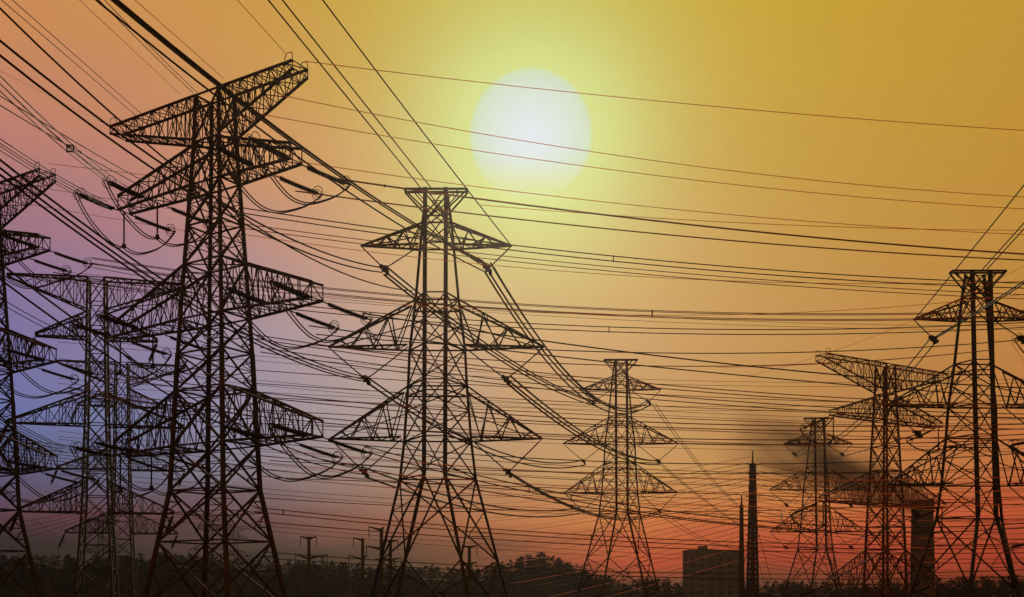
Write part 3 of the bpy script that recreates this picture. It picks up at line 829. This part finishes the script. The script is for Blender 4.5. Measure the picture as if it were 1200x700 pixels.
# --- the right-hand pylon
gE = 'black cables of the right-hand twin-column pylon'
RK[gE] = 1.5; RK[gD] = 1.4
cable('single black cable from the right edge to the top arm\'s left tip, right-hand pylon', [(1071,375),(1115,322),(1200,217)], 168, 138, .06, CABLE, 0, .4, group=gE)
cable('double black cable from the right edge down to the right-hand pylon\'s head beam', [(1151,319),(1200,265)], 168, 140, .06, CABLE, 0, .5, pair(.2,.9), (), gE)
cable('double black cable from the right frame edge behind the columns to the left top clamp', [(1094,397),(1150,363),(1200,331)], 168, 142, .07, CABLE, 0, .5, pair(.3,1.0), (), gE)
cable('double black cable running down left from the right-hand pylon\'s top clamp', [(1094,398),(1060,441),(1022,478),(986,511),(955,530),(934,533)], 168, 315, .075, CABLE, 0, 0, pair(.2,1.2), (), gE)
cable('long cable running left from the middle clamp of the right-hand pylon towards the thick mast', [(1074,509),(1040,525),(960,541),(884,556)], 168, 368, .06, CABLE, 0, 0, group=gE)
cable('cable running left from the bottom clamp of the right-hand pylon to the smallest pylon', [(1074,603),(1020,628),(960,640),(934,640)], 168, 315, .06, CABLE, 0, 0, group=gE)
# --- long, nearly level cables crossing to the right edge
gF = 'long level cables crossing the sky to the right edge'
RK[gF] = 1.75
def level(label, pts, Y0, r, m, offs=((0,0),), sp=(), Y1=None, e1=.08):
    return cable(label, pts, Y0, Y1 or 128, r, m, 0, e1, offs, sp, gF, seg=36)
level('topmost orange wire, passing over the sun\'s upper edge to the right frame edge', [(358,72),(700,112),(900,130),(1200,153)], 114, .022, ORANGE_TINT)
level('second orange wire from the top, crossing the middle of the sun', [(330,112),(560,158),(900,204),(1200,231)], 114, .022, ORANGE_TINT)
level('third orange wire, from the root of the slanting top arm passing just below the second', [(306,134),(560,176),(720,200),(900,221),(1200,245)], 116, .022, ORANGE_TINT)
level('orange wire leaving the sun at its lower right and sinking to the right edge', [(352,190),(540,214),(680,234),(900,257),(1200,275)], 114, .022, ORANGE_TINT)
level('orange wire running almost level from below the sun, crossing the one above it', [(560,240),(740,255),(900,262),(1200,270)], 118, .02, ORANGE_TINT)
level('grey and red paired cable from the outer string of the second right arm', [(397,210),(440,214),(640,243),(900,274),(1200,298)], 114, .035, BROWN, pair(.2,.3), (.06,))
level('dull red paired cable from the inner string of the second right arm', [(346,224),(440,235),(640,260),(900,287),(1200,305)], 115, .035, BROWN, pair(.15,.3))
level('upper dark twin cable with an upright spacer right of the centre pylon', [(285,247),(380,262),(640,295),(900,319),(1200,335)], 121, .04, CABLE, pair(.62,.0), (.46,))
level('brown twin cable close beneath the upper dark twin cable', [(262,262),(380,280),(640,308),(900,330),(1200,348)], 124, .03, BROWN, pair(.6,.2))
level('thin orange wire below the brown twin cable', [(280,274),(380,288),(640,320),(800,326),(940,329),(1200,330)], 126, .02, ORANGE_TINT)
level('four-strand cable with a spacer from the second arm string of the left-edge pylon', [(107,306),(240,322),(380,343),(640,362),(800,370),(1000,372),(1200,368)], 140, .03, BROWN, ((-.3,.4),(.3,.4),(.3,-.35),(-.3,-.35)), (.61,), 135)
level('dark twin cable with a spacer next below the four-strand cable', [(62,322),(240,348),(380,365),(640,382),(800,389),(1000,388),(1200,381)], 142, .038, CABLE, pair(.65,.0), (.585,), 135)
level('orange wire rising gently towards the head of the right-hand pylon', [(300,340),(640,372),(850,368),(1000,360),(1120,350),(1200,345)], 126, .02, ORANGE_TINT, Y1=140)
level('single grey cable dead level under the twin cables, rising at the right', [(370,392),(620,411),(860,413),(1080,407),(1190,399)], 118, .038, CABLE, Y1=140)
level('single brown cable below the dead level one, rising to the string at the right edge', [(363,404),(620,426),(840,428),(1080,419),(1165,410)], 118, .035, BROWN, Y1=145, e1=.0)
level('dark cable slanting down right from the outer string of the third right arm', [(424,367),(640,403),(860,426),(1010,441),(1200,455)], 113, .042, CABLE, pair(.1,.3))
level('dark cable slanting down right from the inner string of the third right arm', [(362,382),(640,416),(860,440),(1010,452),(1200,466)], 115, .042, CABLE)
level('red-brown paired cable with spacer passing behind the lower half of the centre pylon', [(300,395),(620,440),(860,459),(1000,468),(1200,477)], 121, .034, BROWN, pair(.5,.2), (.34,))
level('dark twin cable just under the red-brown paired cable', [(305,410),(620,455),(860,471),(1000,480),(1200,488)], 122, .034, CABLE, pair(.55,.0))
level('upper brown twin cable above the waist of the mid-distance pylon', [(125,440),(380,470),(620,492),(860,500),(1080,502),(1200,500)], 142, .042, BROWN, pair(.65,.0), (), 140)
level('lower brown twin cable above the waist of the mid-distance pylon', [(82,457),(380,489),(620,513),(860,519),(1080,517),(1200,512)], 144, .042, BROWN, pair(.65,.0), (.76,), 140)
level('single thin dark cable crossing the mid-distance pylon at its middle clamps', [(300,508),(620,540),(860,542),(1080,537),(1200,531)], 122, .035, CABLE)
level('twin cable with several spacers from the tallest pylon\'s lowest right arm', [(424,525),(560,569),(620,584),(860,603),(1100,614),(1200,616)], 113, .038, CABLE, pair(.6,.0), (.23,.29,.62))
level('single cable from the inner string of the lowest right arm', [(366,536),(560,578),(700,597),(900,616),(1200,632)], 115, .035, BROWN)
level('upper of the two low cables with a short spacer right of the tallest pylon', [(298,597),(380,607),(620,629),(860,634),(1200,640)], 119, .034, BROWN, pair(.5,.0), (.035,.42))
level('lower of the two low cables right of the tallest pylon', [(300,611),(380,619),(620,638),(860,642),(1200,648)], 119, .034, BROWN)
level('dark cable crossing low behind the line poles', [(320,560),(620,566),(860,577),(1200,592)], 122, .03, BROWN)
level('dark cable sloping down behind the waist of the centre pylon', [(316,540),(470,548),(640,552),(860,556),(1200,548)], 122, .03, CABLE)
level('thin wire sloping across the tallest pylon just above its waist', [(300,583),(470,598),(860,596),(1200,584)], 122, .028, BROWN)
level('lowest thin cable crossing the wood from the legs of the tallest pylon', [(310,647),(620,668),(860,671),(1200,668)], 119, .03, CABLE)
level('second lowest thin cable crossing the wood from the legs of the tallest pylon', [(310,654),(620,674),(860,676),(1200,676)], 119, .03, CABLE)
for i in range(5):
    v = 436 + i*13.5
    cable('thin dark wire of the even set between the tallest and the centre pylon', [(300,v-2+i*2),(640,v+18),(900,v+34),(1200,v+40)], 123, 150, .05, BROWN, 0, .05, group='even set of thin wires left of the centre pylon')
for i in range(6):
    v = 518 + i*8.0
    cable('thin red wire of the dense set from the lowest arm across behind the centre pylon', [(305,v),(480,v+17),(640,v+26),(900,v+36),(1210,v+32)], 123, 160, .048, ORANGE_TINT if i % 2 else BROWN, 0, .05, group='dense thin red wires below the lowest arm')
for i, (a, b, c) in enumerate(((348, 372, 384), (425, 446, 446), (500, 520, 523), (470, 476, 470), (548, 588, 612), (580, 602, 606), (622, 650, 656), (452, 482, 494), (536, 560, 566))):
    cable('distant twin line crossing level behind the tallest and centre pylons', [(200,a-14),(380,a),(700,b),(1210,c)], 260, 330, .06, (BROWN, CABLE)[i % 2], .1, .05, pair(1.3,.3), (), group='distant level twin lines behind the pylons')
# --- left margin cables of the left-edge and slim pylons
gG = 'thin wires in the left margin'
def left(label, pts, Y0, Y1, r=.035, m=None, offs=((0,0),)):
    return cable(label, pts, Y0, Y1, r, m or CABLE, 0, 0, offs, (), gG, seg=20)
left('thin wire from the top right tip of the left-edge pylon to behind the tallest', [(57,192),(110,197),(230,212)], 141, 150, .022, BROWN)
left('faint wire from under the top arm of the left-edge pylon', [(42,219),(120,231),(230,250)], 143, 152, .02, BROWN)
left('faint wire from the lower top arm of the left-edge pylon', [(24,238),(100,249),(230,273)], 144, 152, .02, BROWN)
left('twin wire drooping from the upper ring of the left-edge pylon', [(107,311),(150,319),(230,329)], 140, 165, .03, CABLE, pair(.6,.4))
left('twin wire drooping from the lower ring of the left-edge pylon', [(62,325),(120,335),(230,345)], 143, 165, .03, CABLE, pair(.6,.4))
left('four-strand cable crossing the slim pylon at mid height', [(80,458),(140,470),(230,480)], 144, 165, .035, CABLE, ((-.3,.4),(.3,.4),(.3,-.35),(-.3,-.35)))
for i in range(7):
    left('level wire of the close set crossing the left margin below the third arm', [(0,510+i*4.5),(60,520+i*4.0),(110,527+i*3.4),(200,533+i*3)], 165, 175, .03, CABLE)
for i in range(4):
    left('thin wire sloping up to the slim pylon across the red left margin', [(20,612+i*7),(60,606+i*5),(108,596+i*3)], 160, 180, .025, BROWN)
left('long sagging wire low in the left margin under the slim pylon', [(12,640),(60,662),(100,655),(150,632)], 160, 190, .03, CABLE)
left('thin wire slanting down right across the red left margin', [(40,608),(80,640),(125,672)], 175, 190, .025, CABLE)
# --- thin wires fanning from the masts
rf = random.Random(11)
for i in range(24):
    v = 536 + i*5.6 + rf.uniform(-1, 1)
    vl = v + 40 + (i*1.9) + rf.uniform(-3, 3)
    cable('thin reddish wire fanning down to the left from the lattice masts', [(878,v),(740,(v+vl)/2-6),(560,vl)], 368, 700, .10, (ORANGE_TINT, BROWN, CABLE)[i % 3], 0, .0, group='rusty wires fanning left from the masts', sag=2.5, seg=20)
for i in range(24):
    v = 540 + i*5.4 + rf.uniform(-1, 1)
    vr = v + 30 + rf.uniform(-6, 6) - i*.5
    cable('thin reddish wire fanning to the right from the lattice masts', [(886,v),(1030,(v+vr)/2+5),(1220,vr)], 368, 560, .10, (ORANGE_TINT, BROWN, CABLE)[i % 3], 0, .05, group='rusty wires fanning right from the masts', sag=1.5, seg=20)
# orange wires and dampers near the right edge
gH = 'loose orange wires in front of the right-hand pylon'
cable('orange wire sloping up to the insulator string at the right edge', [(840,431),(1000,425),(1090,417),(1165,410)], 150, 150, .028, ORANGE_TINT, group=gH)
cable('orange wire sloping up across the slanting arm of the rusty pylon', [(876,441),(960,418),(1040,388),(1120,352),(1200,312)], 175, 160, .026, ORANGE_TINT, 0, .1, group=gH)
cable('orange wire hanging steeply from the right-edge insulators', [(1185,402),(1200,424)], 150, 148, .03, ORANGE_TINT, 0, .4, group=gH)
p = at(916, 611, 300)  # added tube, stands in for a small upright white flash
m = MB(); m.tube([V((0,0,0)), V((0,0,.3)), V((0,0,2.2)), V((0,0,2.5))], [.12,.3,.3,.12], 12)
o = m.build('white_flash_tube', WHITE); o.location = p
tag(o, 'added white tube standing for a flash, right of the thick lattice mast', 'flash tube')
cable('thin dark wire carrying the added white flash tube', [(800,600),(916,606),(1060,612)], 300, 300, .08, CABLE, group='wire with the flash tube')

# ------------------------------------------------------------------ dusty air
hb = MB(); hb.box((0, 398, 59), (2040, 1240, 122))
hm = bpy.data.materials.new('haze_air'); hm.use_nodes = True
t = hm.node_tree; t.nodes.clear()
pv = N('ShaderNodeVolumePrincipled', t); ho_ = N('ShaderNodeOutputMaterial', t)
pv.inputs['Color'].default_value = (0.155, 0.13, 0.12, 1)
pv.inputs['Density'].default_value = HAZE
pv.inputs['Anisotropy'].default_value = 0.9
L(pv.outputs[0], ho_.inputs['Volume'], t)
tag(hb.build('haze', hm), 'thin dusty evening air around the whole yard', 'haze', kind='stuff')
